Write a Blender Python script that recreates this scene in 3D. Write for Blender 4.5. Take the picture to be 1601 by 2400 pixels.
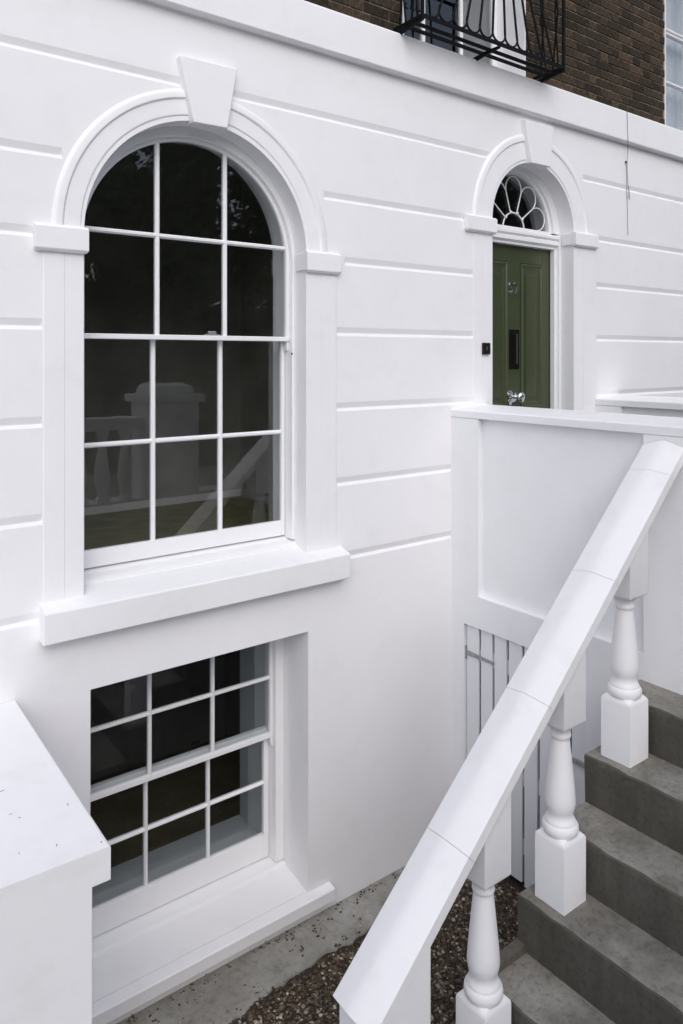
import bpy, bmesh, math, random
from mathutils import Vector, Matrix
random.seed(7)
R = math.radians
for o in list(bpy.data.objects): bpy.data.objects.remove(o)
scene = bpy.context.scene
COL = scene.collection

# ------------------------------------------------------------------ camera
YAW = R(53.0)                      # angle between the view direction and the facade (+x)
cam_data = bpy.data.cameras.new('camera')
cam = bpy.data.objects.new('camera', cam_data); COL.objects.link(cam)
cam.location = (0, -3.75, 0)
cam.rotation_euler = (R(90), 0, YAW - R(90))
cam_data.sensor_fit = 'VERTICAL'; cam_data.sensor_height = 36; cam_data.sensor_width = 24
cam_data.lens = 1756 / 2400 * 36
cam_data.shift_y = -(1200 - 835.5) / 2400
cam_data.clip_start = 0.05; cam_data.clip_end = 2000
scene.camera = cam
scene.render.resolution_x = 683; scene.render.resolution_y = 1024

# ------------------------------------------------------------------ sky and sun (overcast)
SUN_EL, SUN_AZ = R(40), R(203)     # azimuth measured clockwise from +y (the house is to the north)
w = bpy.data.worlds.new('World'); scene.world = w; w.use_nodes = True
nt = w.node_tree; nt.nodes.clear()
sky = nt.nodes.new('ShaderNodeTexSky'); sky.sky_type = 'NISHITA'; sky.sun_disc = False
sky.sun_elevation = SUN_EL; sky.sun_rotation = SUN_AZ
sky.air_density = 1.0; sky.dust_density = 2.0; sky.ozone_density = 1.0
hs = nt.nodes.new('ShaderNodeHueSaturation'); hs.inputs['Saturation'].default_value = 0.75
bg = nt.nodes.new('ShaderNodeBackground'); bg.inputs['Strength'].default_value = 0.13
wo = nt.nodes.new('ShaderNodeOutputWorld')
nt.links.new(sky.outputs[0], hs.inputs['Color']); nt.links.new(hs.outputs[0], bg.inputs[0]); nt.links.new(bg.outputs[0], wo.inputs[0])
sun_data = bpy.data.lights.new('sun', 'SUN'); sun_data.energy = 1.0; sun_data.angle = R(75); sun_data.color = (1, .992, .985)
sun = bpy.data.objects.new('sun', sun_data); COL.objects.link(sun)
sd = Vector((math.sin(SUN_AZ) * math.cos(SUN_EL), math.cos(SUN_AZ) * math.cos(SUN_EL), math.sin(SUN_EL)))
sun.rotation_euler = sd.to_track_quat('Z', 'Y').to_euler()

scene.view_settings.view_transform = 'Standard'; scene.view_settings.look = 'None'
scene.view_settings.exposure = 0.41; scene.view_settings.gamma = 1.0
scene.view_settings.use_curve_mapping = False
scene.render.engine = 'CYCLES'

# ------------------------------------------------------------------ helpers
class MB:
    def __init__(s): s.v = []; s.f = []
    def add(s, vs, fs):
        n = len(s.v); s.v += [tuple(p) for p in vs]; s.f += [tuple(i + n for i in f) for f in fs]; return s
    def box(s, x0, x1, y0, y1, z0, z1):
        return s.add([(x0,y0,z0),(x1,y0,z0),(x1,y1,z0),(x0,y1,z0),(x0,y0,z1),(x1,y0,z1),(x1,y1,z1),(x0,y1,z1)],
                     [(0,3,2,1),(4,5,6,7),(0,1,5,4),(1,2,6,5),(2,3,7,6),(3,0,4,7)])
    def loft(s, rings, caps=True, closed=True):
        n = len(rings[0]); vs = [p for r in rings for p in r]; fs = []
        for i in range(len(rings) - 1):
            for j in range(n if closed else n - 1):
                k = (j + 1) % n
                fs.append((i*n+j, i*n+k, (i+1)*n+k, (i+1)*n+j))
        if caps and closed:
            fs.append(tuple(range(n - 1, -1, -1))); fs.append(tuple((len(rings)-1)*n + j for j in range(n)))
        return s.add(vs, fs)
    def prism(s, poly, axis, a, b):
        def P(p, t):
            return {'x': (t, p[0], p[1]), 'y': (p[0], t, p[1]), 'z': (p[0], p[1], t)}[axis]
        return s.loft([[P(p, a) for p in poly], [P(p, b) for p in poly]])
    def tube(s, path, r, n=8, r2=None, caps=True):
        path = [Vector(p) for p in path]; rings = []; up = None
        for i, p in enumerate(path):
            d = (path[min(i+1, len(path)-1)] - path[max(i-1, 0)]).normalized()
            if up is None:
                up = Vector((0,0,1)) if abs(d.z) < .9 else Vector((1,0,0))
            a = d.cross(up).normalized(); b = a.cross(d).normalized(); up = b
            t = i / max(1, len(path)-1); rr = r if r2 is None else r + (r2 - r) * t
            rings.append([p + a*rr*math.cos(2*math.pi*k/n) + b*rr*math.sin(2*math.pi*k/n) for k in range(n)])
        return s.loft(rings, caps)
    def lathe(s, prof, c, n=32, caps=True):
        return s.loft([[(c[0]+r*math.cos(2*math.pi*k/n), c[1]+r*math.sin(2*math.pi*k/n), c[2]+z) for k in range(n)] for r, z in prof], caps)
    def mesh(s, name):
        me = bpy.data.meshes.new(name); me.from_pydata(s.v, [], s.f)
        bm = bmesh.new(); bm.from_mesh(me); bmesh.ops.recalc_face_normals(bm, faces=bm.faces); bm.to_mesh(me); bm.free()
        return me
    def build(s, name, mat, parent=None, smooth=None, bevel=None):
        me = s.mesh(name); return link(name, me, mat, parent, smooth, bevel)

def link(name, me, mat, parent=None, smooth=None, bevel=None):
    o = bpy.data.objects.new(name, me); COL.objects.link(o)
    if mat and not me.materials: me.materials.append(mat)
    if parent: o.parent = parent
    if bevel:
        m = o.modifiers.new('bevel', 'BEVEL'); m.width = bevel; m.segments = 2; m.limit_method = 'ANGLE'; m.angle_limit = R(35); m.harden_normals = False
    if smooth:
        me.shade_smooth(); me.set_sharp_from_angle(angle=R(smooth))
    return o

def empty(name, label=None, cat=None, loc=(0,0,0), parent=None, group=None):
    o = bpy.data.objects.new(name, None); COL.objects.link(o); o.location = loc; o.empty_display_size = .1
    if parent: o.parent = parent
    tag(o, label, cat, group); return o

def tag(o, label=None, cat=None, group=None, kind=None):
    if label: o['label'] = label
    if cat: o['category'] = cat
    if group: o['group'] = group
    if kind: o['kind'] = kind
    return o

def arcpts(cx, cz, r, a0, a1, n):
    return [(cx + r*math.cos(a0+(a1-a0)*i/n), cz + r*math.sin(a0+(a1-a0)*i/n)) for i in range(n+1)]

# projection of a world point to photo pixels: used only to decide which bricks count as single pieces
FW = Vector((math.cos(YAW), math.sin(YAW), 0)); RT = Vector((math.sin(YAW), -math.cos(YAW), 0))
def in_view(p, m=30):
    q = Vector(p) - cam.location; d = q.dot(FW)
    if d <= .1: return False
    u = 800.5 + 1756*q.dot(RT)/d; v = 835.5 - 1756*q.z/d
    return -m < u < 1601+m and -m < v < 2400+m

# ------------------------------------------------------------------ materials
def newmat(name):
    m = bpy.data.materials.new(name); m.use_nodes = True; nt = m.node_tree
    b = nt.nodes['Principled BSDF']; return m, nt, b
def nd(nt, t, **kw):
    n = nt.nodes.new(t)
    for k, v in kw.items():
        if k in n.inputs: n.inputs[k].default_value = v
        else: setattr(n, k, v)
    return n
def ramp(nt, fac, stops):
    r = nt.nodes.new('ShaderNodeValToRGB'); e = r.color_ramp.elements
    while len(e) < len(stops): e.new(.5)
    for i, (p, c) in enumerate(stops): e[i].position = p; e[i].color = (*c, 1) if len(c) == 3 else c
    nt.links.new(fac, r.inputs[0]); return r
def objcoord(nt, scale=(1,1,1)):
    tc = nt.nodes.new('ShaderNodeTexCoord'); mp = nt.nodes.new('ShaderNodeMapping'); mp.inputs['Scale'].default_value = scale
    nt.links.new(tc.outputs['Object'], mp.inputs[0]); return mp.outputs[0]

def white_mat(name, col, rough, grain=.15, wave=.25, bevel=.004, dirt=0.0):
    m, nt, b = newmat(name); L = nt.links; co = objcoord(nt)
    n1 = nd(nt, 'ShaderNodeTexNoise', Scale=1.7, Detail=4.0, Roughness=.55); L.new(co, n1.inputs['Vector'])
    r = ramp(nt, n1.outputs['Fac'], [(.3, tuple(c*.965 for c in col)), (.7, col)])
    out = r.outputs[0]
    if dirt:
        n2 = nd(nt, 'ShaderNodeTexNoise', Scale=5.0, Detail=8.0, Roughness=.7); L.new(co, n2.inputs['Vector'])
        r2 = ramp(nt, n2.outputs['Fac'], [(.52, (1,1,1)), (.78, (1-dirt,1-dirt*1.05,1-dirt*1.15))])
        mx = nd(nt, 'ShaderNodeMix', data_type='RGBA', blend_type='MULTIPLY'); mx.inputs[0].default_value = 1
        L.new(out, mx.inputs[6]); L.new(r2.outputs[0], mx.inputs[7]); out = mx.outputs[2]
    L.new(out, b.inputs['Base Color']); b.inputs['Roughness'].default_value = rough
    b.inputs['Specular IOR Level'].default_value = .35
    ng = nd(nt, 'ShaderNodeTexNoise', Scale=140.0, Detail=3.0); L.new(co, ng.inputs['Vector'])
    nw = nd(nt, 'ShaderNodeTexNoise', Scale=7.0, Detail=3.0); L.new(co, nw.inputs['Vector'])
    b1 = nd(nt, 'ShaderNodeBump', Strength=wave, Distance=.012); L.new(nw.outputs['Fac'], b1.inputs['Height'])
    b2 = nd(nt, 'ShaderNodeBump', Strength=grain, Distance=.0015); L.new(ng.outputs['Fac'], b2.inputs['Height'])
    if bevel:
        bv = nd(nt, 'ShaderNodeBevel', Radius=bevel); bv.samples = 4; L.new(bv.outputs[0], b1.inputs['Normal'])
    L.new(b1.outputs[0], b2.inputs['Normal']); L.new(b2.outputs[0], b.inputs['Normal'])
    return m
M = {}
M['stucco'] = white_mat('white stucco paint', (.885,.88,.90), .6, dirt=.05)
M['sillw'] = white_mat('white sill paint', (.875,.87,.885), .5, dirt=.07)
M['wood'] = white_mat('white gloss joinery', (.87,.87,.885), .35, grain=.05, wave=.12, bevel=.002)
M['boards'] = white_mat('white board paint', (.82,.825,.85), .5, grain=.1, wave=.15, bevel=.002)
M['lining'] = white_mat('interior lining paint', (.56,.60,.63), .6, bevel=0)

def concrete_mat(name, c0, c1, c2, scale=3.0, streak=False, mot=.5):
    m, nt, b = newmat(name); L = nt.links; co = objcoord(nt)
    n1 = nd(nt, 'ShaderNodeTexNoise', Scale=scale, Detail=10.0, Roughness=.65); L.new(co, n1.inputs['Vector'])
    r1 = ramp(nt, n1.outputs['Fac'], [(.32, c0), (.52, c1), (.72, c2)])
    n2 = nd(nt, 'ShaderNodeTexNoise', Scale=38.0, Detail=6.0, Roughness=.7); L.new(co, n2.inputs['Vector'])
    r2 = ramp(nt, n2.outputs['Fac'], [(.33, (.42,.42,.42)), (.5, (1,1,1)), (.75, (1.0,1.0,1.0))])
    mx = nd(nt, 'ShaderNodeMix', data_type='RGBA', blend_type='MULTIPLY'); mx.inputs[0].default_value = mot
    L.new(r1.outputs[0], mx.inputs[6]); L.new(r2.outputs[0], mx.inputs[7])
    out = mx.outputs[2]
    co2 = objcoord(nt, (5, 5, .6) if streak else (2, 2, 2))
    n3 = nd(nt, 'ShaderNodeTexNoise', Scale=2.5, Detail=5.0, Roughness=.6); L.new(co2, n3.inputs['Vector'])
    r3 = ramp(nt, n3.outputs['Fac'], [(.3, (.6,.57,.52)), (.6, (1,1,1))])
    m2 = nd(nt, 'ShaderNodeMix', data_type='RGBA', blend_type='MULTIPLY'); m2.inputs[0].default_value = .6
    L.new(out, m2.inputs[6]); L.new(r3.outputs[0], m2.inputs[7])
    L.new(m2.outputs[2], b.inputs['Base Color']); b.inputs['Roughness'].default_value = .85
    bp = nd(nt, 'ShaderNodeBump', Strength=.55, Distance=.004); L.new(n2.outputs['Fac'], bp.inputs['Height']); L.new(bp.outputs[0], b.inputs['Normal'])
    return m
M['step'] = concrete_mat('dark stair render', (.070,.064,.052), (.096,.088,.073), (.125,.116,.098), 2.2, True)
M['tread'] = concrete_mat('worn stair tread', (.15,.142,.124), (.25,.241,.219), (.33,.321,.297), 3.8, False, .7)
M['concrete'] = concrete_mat('pale concrete', (.19,.18,.155), (.31,.30,.27), (.41,.40,.37), 2.2)
M['bounce'] = concrete_mat('pale bounce paving', (.42,.41,.38), (.55,.54,.51), (.62,.61,.58), 1.8)
M['paving'] = concrete_mat('pavement', (.26,.255,.25), (.34,.335,.325), (.40,.39,.38), 1.5)

def plain(name, col, rough=.5, metal=0, spec=.5, noise=0, nscale=20):
    m, nt, b = newmat(name); L = nt.links
    b.inputs['Roughness'].default_value = rough; b.inputs['Metallic'].default_value = metal; b.inputs['Specular IOR Level'].default_value = spec
    co = objcoord(nt); n = nd(nt, 'ShaderNodeTexNoise', Scale=nscale, Detail=5.0); L.new(co, n.inputs['Vector'])
    r = ramp(nt, n.outputs['Fac'], [(.3, tuple(c*(1-noise) for c in col)), (.7, tuple(c*(1+noise) for c in col))])
    L.new(r.outputs[0], b.inputs['Base Color'])
    bp = nd(nt, 'ShaderNodeBump', Strength=.12, Distance=.002); L.new(n.outputs['Fac'], bp.inputs['Height']); L.new(bp.outputs[0], b.inputs['Normal'])
    return m
M['iron'] = plain('black iron paint', (.005,.005,.006), .65, 0, .15, .3, 60)
M['green'] = plain('olive green gloss door', (.050,.062,.029), .28, 0, .5, .06, 8)
M['chrome'] = plain('polished chrome', (.75,.75,.75), .08, 1)
M['black'] = plain('black plastic', (.01,.01,.01), .3)
M['dark_metal'] = plain('dark bronze letter plate', (.018,.017,.016), .25, .6)
M['letter_pull'] = plain('worn bronze pull', (.12,.12,.115), .35, .7)
M['galv'] = plain('grey galvanised steel', (.36,.37,.38), .45, .7, .5, .2, 40)
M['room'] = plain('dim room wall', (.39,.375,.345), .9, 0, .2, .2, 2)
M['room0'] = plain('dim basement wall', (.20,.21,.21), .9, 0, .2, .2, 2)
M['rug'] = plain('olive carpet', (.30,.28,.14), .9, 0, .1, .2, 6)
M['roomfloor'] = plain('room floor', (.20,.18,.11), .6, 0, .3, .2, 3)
M['void_shade'] = plain('vault wall painted as shade', (.04,.04,.04), .95)  # near-black colour stands in for the darkness of the void behind the gate
M['net'] = plain('net curtain', (.70,.72,.76), .9, 0, .1, .05, 30)
M['cable'] = plain('dark cable', (.10,.10,.10), .5)
M['mortar'] = plain('sooty mortar', (.22,.185,.145), .95, 0, .1, .35, 30)
M['asphalt'] = plain('asphalt', (.05,.05,.05), .9, 0, .2, .3, 30)
M['bark'] = plain('bark', (.06,.045,.032), .95, 0, .1, .4, 6)

def brick_mat():
    m, nt, b = newmat('sooty stock brick'); L = nt.links
    oi = nt.nodes.new('ShaderNodeObjectInfo')
    r = ramp(nt, oi.outputs['Random'], [(0, (.028,.022,.016)), (.45, (.047,.036,.025)), (.8, (.066,.048,.032)), (1, (.088,.060,.038))])
    co = objcoord(nt, (1, 1, .35)); n = nd(nt, 'ShaderNodeTexNoise', Scale=75.0, Detail=6.0, Roughness=.7); L.new(co, n.inputs['Vector'])
    r2 = ramp(nt, n.outputs['Fac'], [(.35, (.45,.45,.45)), (.55, (1,1,1)), (.70, (3.0,2.6,2.1))])
    mx = nd(nt, 'ShaderNodeMix', data_type='RGBA', blend_type='MULTIPLY'); mx.inputs[0].default_value = .9
    L.new(r.outputs[0], mx.inputs[6]); L.new(r2.outputs[0], mx.inputs[7]); L.new(mx.outputs[2], b.inputs['Base Color'])
    b.inputs['Roughness'].default_value = .92; b.inputs['Specular IOR Level'].default_value = .2
    bp = nd(nt, 'ShaderNodeBump', Strength=.8, Distance=.004); L.new(n.outputs['Fac'], bp.inputs['Height']); L.new(bp.outputs[0], b.inputs['Normal'])
    return m
M['brick'] = brick_mat()

def gravel_mats():
    m, nt, b = newmat('gravel bed'); L = nt.links; co = objcoord(nt)
    v = nd(nt, 'ShaderNodeTexVoronoi', Scale=110.0); L.new(co, v.inputs['Vector'])
    r = ramp(nt, v.outputs['Color'], [(.0, (.016,.011,.008)), (.6, (.045,.03,.02)), (.93, (.07,.05,.035)), (1, (.25,.22,.19))])
    L.new(r.outputs[0], b.inputs['Base Color']); b.inputs['Roughness'].default_value = .8
    bp = nd(nt, 'ShaderNodeBump', Strength=1.0, Distance=.01, invert=True); L.new(v.outputs['Distance'], bp.inputs['Height']); L.new(bp.outputs[0], b.inputs['Normal'])
    m2, nt, b = newmat('pebbles'); L = nt.links
    g = nt.nodes.new('ShaderNodeNewGeometry')
    r = ramp(nt, g.outputs['Random Per Island'], [(0, (.026,.018,.011)), (.38, (.065,.042,.024)), (.70, (.11,.075,.045)), (.87, (.19,.145,.095)), (.95, (.36,.31,.24)), (1, (.6,.55,.47))])
    L.new(r.outputs[0], b.inputs['Base Color']); b.inputs['Roughness'].default_value = .6
    return m, m2
M['gravel'], M['pebble'] = gravel_mats()

def glass_mat():
    m = bpy.data.materials.new('window glass'); m.use_nodes = True; nt = m.node_tree; nt.nodes.clear(); L = nt.links
    out = nt.nodes.new('ShaderNodeOutputMaterial'); mix = nt.nodes.new('ShaderNodeMixShader')
    tr = nd(nt, 'ShaderNodeBsdfTransparent'); tr.inputs[0].default_value = (.87,.885,.89,1)
    gl = nd(nt, 'ShaderNodeBsdfGlossy', Roughness=.0); gl.inputs[0].default_value = (1,1,1,1)
    fr = nd(nt, 'ShaderNodeFresnel', IOR=1.75)
    geo = nt.nodes.new('ShaderNodeNewGeometry')
    inv = nd(nt, 'ShaderNodeMath', operation='SUBTRACT'); inv.inputs[0].default_value = 1; L.new(geo.outputs['Backfacing'], inv.inputs[1])
    mul = nd(nt, 'ShaderNodeMath', operation='MULTIPLY'); L.new(fr.outputs[0], mul.inputs[0]); L.new(inv.outputs[0], mul.inputs[1])
    co = objcoord(nt); n = nd(nt, 'ShaderNodeTexNoise', Scale=5.0, Detail=1.0); L.new(co, n.inputs['Vector'])
    bp = nd(nt, 'ShaderNodeBump', Strength=.035, Distance=.008); L.new(n.outputs['Fac'], bp.inputs['Height']); L.new(bp.outputs[0], gl.inputs['Normal'])
    L.new(mul.outputs[0], mix.inputs[0]); L.new(tr.outputs[0], mix.inputs[1]); L.new(gl.outputs[0], mix.inputs[2]); L.new(mix.outputs[0], out.inputs[0])
    return m
M['glass'] = glass_mat()

def leaf_mat(name, c0, c1):
    m, nt, b = newmat(name); L = nt.links
    g = nt.nodes.new('ShaderNodeNewGeometry'); r = ramp(nt, g.outputs['Random Per Island'], [(0, c0), (1, c1)])
    L.new(r.outputs[0], b.inputs['Base Color']); b.inputs['Roughness'].default_value = .55
    return m
M['leaf'] = leaf_mat('tree leaves', (.04,.065,.02), (.09,.13,.045))

# ------------------------------------------------------------------ setting: ground and street
GZ = -3.42                                   # level of the front area
def sheet(name, x0, x1, y0, y1, z, mat):
    return tag(MB().box(x0, x1, y0, y1, z - .12, z).build(name, mat), kind='structure')
sheet('ground', -6, 14, -4.42, .2, GZ, M['gravel'])
sheet('pavement', -300, 300, -8.0, -4.72, -1.95, M['paving'])
sheet('road', -300, 300, -300, -8.0, -2.07, M['asphalt'])

sheet('bounce_paving', -5.9, 1.45, -4.40, -1.36, GZ+.008, M['bounce'])  # both sheets: unseen pale paving, added to bounce light up the lower facade
sheet('bounce_paving', 1.46, 13.9, -4.40, -3.02, GZ+.008, M['bounce'])
# concrete margin along the wall with a broken edge
mb = MB(); n = 90; xs = [-1 + 4.72*i/n for i in range(n+1)]
edge = [-.315 + random.uniform(-.022, .022) + .03*math.sin(x*3.1) for x in xs]
top = [(x, -.002, GZ+.012) for x in xs] + [(x, e, GZ+.010) for x, e in zip(xs, edge)] + [(x, e-.012, GZ-.02) for x, e in zip(xs, edge)]
mb.add(top, [(i, i+1, n+1+i+1, n+1+i) for i in range(n)] + [(n+1+i, n+2+i, 2*n+3+i, 2*n+2+i) for i in range(n)])
tag(mb.build('concrete_path', M['concrete']), kind='structure')

# loose gravel: uncountable pebbles
rng = random.Random(3); mb = MB()
base = [(1,0,0),(-1,0,0),(0,1,0),(0,-1,0),(0,0,1),(0,0,-1)]
of = [(0,2,4),(2,1,4),(1,3,4),(3,0,4),(2,0,5),(1,2,5),(3,1,5),(0,3,5)]
def pebble(x, y, z, s):
    rot = Matrix.Rotation(rng.uniform(0, 6.28), 3, 'Z') @ Matrix.Rotation(rng.uniform(-.6, .6), 3, 'X')
    sc = (s*rng.uniform(.7, 1.5), s*rng.uniform(.6, 1.1), s*rng.uniform(.45, .8))
    mb.add([rot @ Vector((b[0]*sc[0]*rng.uniform(.8,1.15), b[1]*sc[1]*rng.uniform(.8,1.15), b[2]*sc[2])) + Vector((x, y, z)) for b in base], of)
for i in range(24000):
    x = rng.uniform(1.1, 3.78); y = rng.uniform(-1.46, -.29)
    if y > -.335 and rng.random() < .6: continue
    pebble(x, y, GZ + rng.uniform(-.002, .008), rng.uniform(.005, .0145))
for i in range(130):                          # debris strewn on the concrete margin
    x = rng.uniform(1.2, 3.6); y = -abs(rng.gauss(0, .03)) if rng.random() < .5 else rng.uniform(-.33, -.02)
    k = rng.randint(1, 4)
    for j in range(k): pebble(x + rng.gauss(0, .012), y - .01 + rng.gauss(0, .008), GZ+.014, rng.uniform(.003, .010))
tag(mb.build('gravel', M['pebble']), 'brown gravel with pale flecks covering the sunken front area', 'gravel', kind='stuff')

# ------------------------------------------------------------------ the house
house = empty('terraced_house', 'white stucco terraced house front with arched window, green door and brick upper storey', 'house', (0,0,GZ))
def hpart(mb, name, mat, smooth=None, bevel=None, parent=None):
    return fix(mb.build(name, mat, parent or house, smooth, bevel))
def fix(o):                                   # parts are modelled in world space
    bpy.context.view_layer.update()
    o.matrix_parent_inverse = o.parent.matrix_world.inverted(); return o
def hempty(name, label=None, parent=None):
    o = empty(name, label, None, (0,0,0), parent or house); return fix(o)

WX, WZ, WR = 1.89, .62, .668                  # arched window: centre, springing, radius
DX, DZ, DR = 4.713, 1.012, .49                # door arch
TH = .38
wall = MB().box(-1.5, 8.6, 0, TH, GZ-.06, 2.06).mesh('stucco_wall')
cut = MB()
def arch_poly(cx, cz, r, zb, n=72):
    return [(cx - r, zb)] + [(cx + r, zb)] + arcpts(cx, cz, r, 0, math.pi, n)
cut.prism(arch_poly(WX, WZ, WR, -1.20), 'y', -.1, TH+.1)
cut.prism(arch_poly(DX, DZ, DR, -1.285), 'y', -.1, TH+.1)
cut.box(1.253, 2.573, -.1, TH+.1, -3.26, -1.668)
def groove(x0, x1, zt):
    cut.prism([(-.02, zt+.042), (-.0001, zt), (.0105, zt-.034), (.0105, zt-.038), (-.0001, zt-.056), (-.02, zt-.075)], 'x', x0, x1)
XL, XR = -1.6, 8.7
for zt, spans in ((1.508, ((XL,1.74),(2.05,4.20),(5.33,XR))), (1.022, ((XL,1.115),(2.69,3.95),(5.53,XR))),
                  (.628, ((XL,.99),(2.85,4.017),(5.514,XR))), (.184, ((XL,1.022),(2.788,4.017),(5.514,XR))),
                  (-.288, ((XL,1.022),(2.788,4.017),(5.514,XR))), (-.756, ((XL,1.022),(2.788,3.81))), (-1.226, ((XL,1.03),(2.78,3.81)))):
    for a, b in spans: groove(a, b, zt)
wo_ = bpy.data.objects.new('w', wall); co_ = bpy.data.objects.new('c', cut.mesh('c'))
COL.objects.link(wo_); COL.objects.link(co_)
bm_ = wo_.modifiers.new('b', 'BOOLEAN'); bm_.operation = 'DIFFERENCE'; bm_.solver = 'EXACT'; bm_.object = co_
dg = bpy.context.evaluated_depsgraph_get()
me = bpy.data.meshes.new_from_object(wo_.evaluated_get(dg)); me.name = 'stucco_wall'
bpy.data.objects.remove(wo_); bpy.data.objects.remove(co_)
me.materials.clear()
fix(link('stucco_wall', me, M['stucco'], house, 12))

# string course
mb = MB().prism([(.1,1.853), (-.006,1.853), (-.010,1.860), (-.054,1.862), (-.060,1.868), (-.060,2.108), (-.054,2.120), (-.044,2.124), (.1,2.128)], 'x', -1.5, 8.6)
hpart(mb, 'string_course', M['stucco'])

def arch_trim(cx, cz, prof, name, n=72):
    """moulded archivolt: prof is a closed list of (radius, y)"""
    mb = MB(); rings = []
    for i in range(n+1):
        a = math.pi * i / n
        rings.append([(cx + r*math.cos(a), y, cz + r*math.sin(a)) for r, y in prof])
    mb.loft(rings); return hpart(mb, name, M['stucco'], 18)
arch_trim(WX, WZ+.012, [(.832,.01),(.823,-.005),(.810,-.014),(.802,-.016),(.779,-.016),(.775,-.013),(.770,-.006),(.692,-.0055),(.689,-.004),(.686,-.0035),(.684,.01)], 'window_archivolt')
arch_trim(DX, DZ+.004, [(.708,.01),(.700,-.005),(.688,-.014),(.680,-.016),(.651,-.016),(.647,-.013),(.642,-.006),(.512,-.0055),(.508,-.004),(.504,.01)], 'door_archivolt')

def keystone(xb0, xb1, zb, xt0, xt1, zt, y, yb):
    mb = MB()
    f = [(xb0, zb), (xb1, zb+.004), (xt1, zt+.006), (xt0, zt)]
    mb.loft([[(x, yb, z) for x, z in f], [(x, y, z) for x, z in f]])
    return hpart(mb, 'keystone', M['stucco'], None, .006)
keystone(1.795, 2.000, 1.263, 1.712, 2.062, 1.606, -.048, .05)
keystone(4.612, 4.842, 1.482, 4.535, 4.884, 1.802, -.048, .05)

def impost(x0, x1, z0, z1, yin):
    mb = MB(); d = .036
    mb.loft([[(x0+.012, .005, z0-.012), (x1-.006, .005, z0-.012), (x1-.006, -d+.014, z0-.012), (x0+.012, -d+.014, z0-.012)],
             [(x0, .005, z0), (x1, .005, z0), (x1, -d, z0), (x0, -d, z0)],
             [(x0, .005, z1-.012), (x1, .005, z1-.012), (x1, -d, z1-.012), (x0, -d, z1-.012)],
             [(x0, .005, z1), (x1, .005, z1), (x1, -d+.02, z1), (x0, -d+.02, z1)]])
    return mb
m1 = impost(.978, 1.236, .522, .640, .1); m1.box(1.215, 1.234, .006, .10, .523, .628); hpart(m1, 'impost', M['stucco'], None, .003)
m1 = impost(2.545, 2.800, .522, .640, .1); m1.box(2.547, 2.565, .006, .10, .523, .628); hpart(m1, 'impost', M['stucco'], None, .003)
m1 = impost(3.925, 4.238, .912, 1.020, .1); m1.box(4.215, 4.236, .006, .10, .913, 1.01); hpart(m1, 'impost', M['stucco'], None, .003)
m1 = impost(5.186, 5.500, .912, 1.020, .1); m1.box(5.188, 5.210, .006, .10, .913, 1.01); hpart(m1, 'impost', M['stucco'], None, .003)
# shallow pilasters below the imposts
def pilaster(xo, xm, xi, z0, z1):
    mb = MB(); a, b = sorted((xo, xm)); mb.box(a, b, -.0036, .004, z0, z1)
    a, b = sorted((xm, xi)); mb.box(a, b, -.0026, .004, z0, z1)
    hpart(mb, 'pilaster', M['stucco'])
pilaster(1.028, 1.125, 1.2195, -1.21, .515); pilaster(2.782, 2.670, 2.5605, -1.21, .515)
pilaster(4.022, 4.110, 4.2205, -1.285, .905); pilaster(5.508, 5.330, 5.2055, -1.285, .905)

# sills
mb = MB().prism([(.25,-1.128), (.10,-1.150), (-.088,-1.214), (-.093,-1.222), (-.093,-1.362), (-.085,-1.368), (.02,-1.368), (.02,-1.22), (.25,-1.22)], 'x', 1.2235, 2.5565)
mb.box(1.006, 1.2225, -.093, .02, -1.366, -1.222); mb.box(2.5575, 2.822, -.093, .02, -1.366, -1.222)
for a, b in ((1.006, 1.2225), (2.5575, 2.822)):
    mb.prism([(.004,-1.182), (-.088,-1.2135), (-.0925,-1.2205), (.004,-1.2205)], 'x', a, b)
mb = MB().prism([(.015,-1.182), (-.088,-1.214), (-.093,-1.222), (-.093,-1.362), (-.085,-1.368), (.015,-1.368)], 'x', 1.006, 2.822)
mb.prism([(.012,-1.1835), (.30,-1.10), (.30,-1.25), (.012,-1.25)], 'x', 1.2235, 2.5565)
hpart(mb, 'window_sill', M['sillw'])
hpart(MB().prism([(.085,-1.19), (.085,-1.150), (.10,-1.142), (.26,-1.130), (.26,-1.19)], 'x', 1.224, 2.556), 'sub_sill', M['wood'])
mb = MB().prism([(-.055,-3.335), (-.055,-3.268), (-.048,-3.262), (.01,-3.250), (.01,-3.335)], 'x', 1.06, 2.735)
mb.prism([(.012,-3.2498), (.40,-3.185), (.40,-3.3), (.012,-3.3)], 'x', 1.2545, 2.5715)
hpart(mb, 'window_sill', M['sillw'])
hpart(MB().prism([(.235,-3.25), (.235,-3.208), (.255,-3.196), (.42,-3.186), (.42,-3.25)], 'x', 1.2555, 2.5705), 'sub_sill', M['wood'])

# ---- sash windows
def bar_v(mb, x, w, y0, y1, z0, z1):
    h = w/2; mb.prism([(x-h, y1), (x-h, y0+.010), (x-h*.42, y0), (x+h*.42, y0), (x+h, y0+.010), (x+h, y1)], 'z', z0, z1)
def bar_h(mb, z, w, y0, y1, x0, x1):
    h = w/2; mb.prism([(y1, z-h), (y0+.010, z-h), (y0, z-h*.42), (y0, z+h*.42), (y0+.010, z+h), (y1, z+h)], 'x', x0, x1)
def pane(poly, y, parent, t=.004):
    mb = MB().prism(poly, 'y', y, y+t); o = hpart(mb, 'pane', M['glass'], parent=parent); return o
def rect(a, b, c, d): return [(a,c),(b,c),(b,d),(a,d)]

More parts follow.
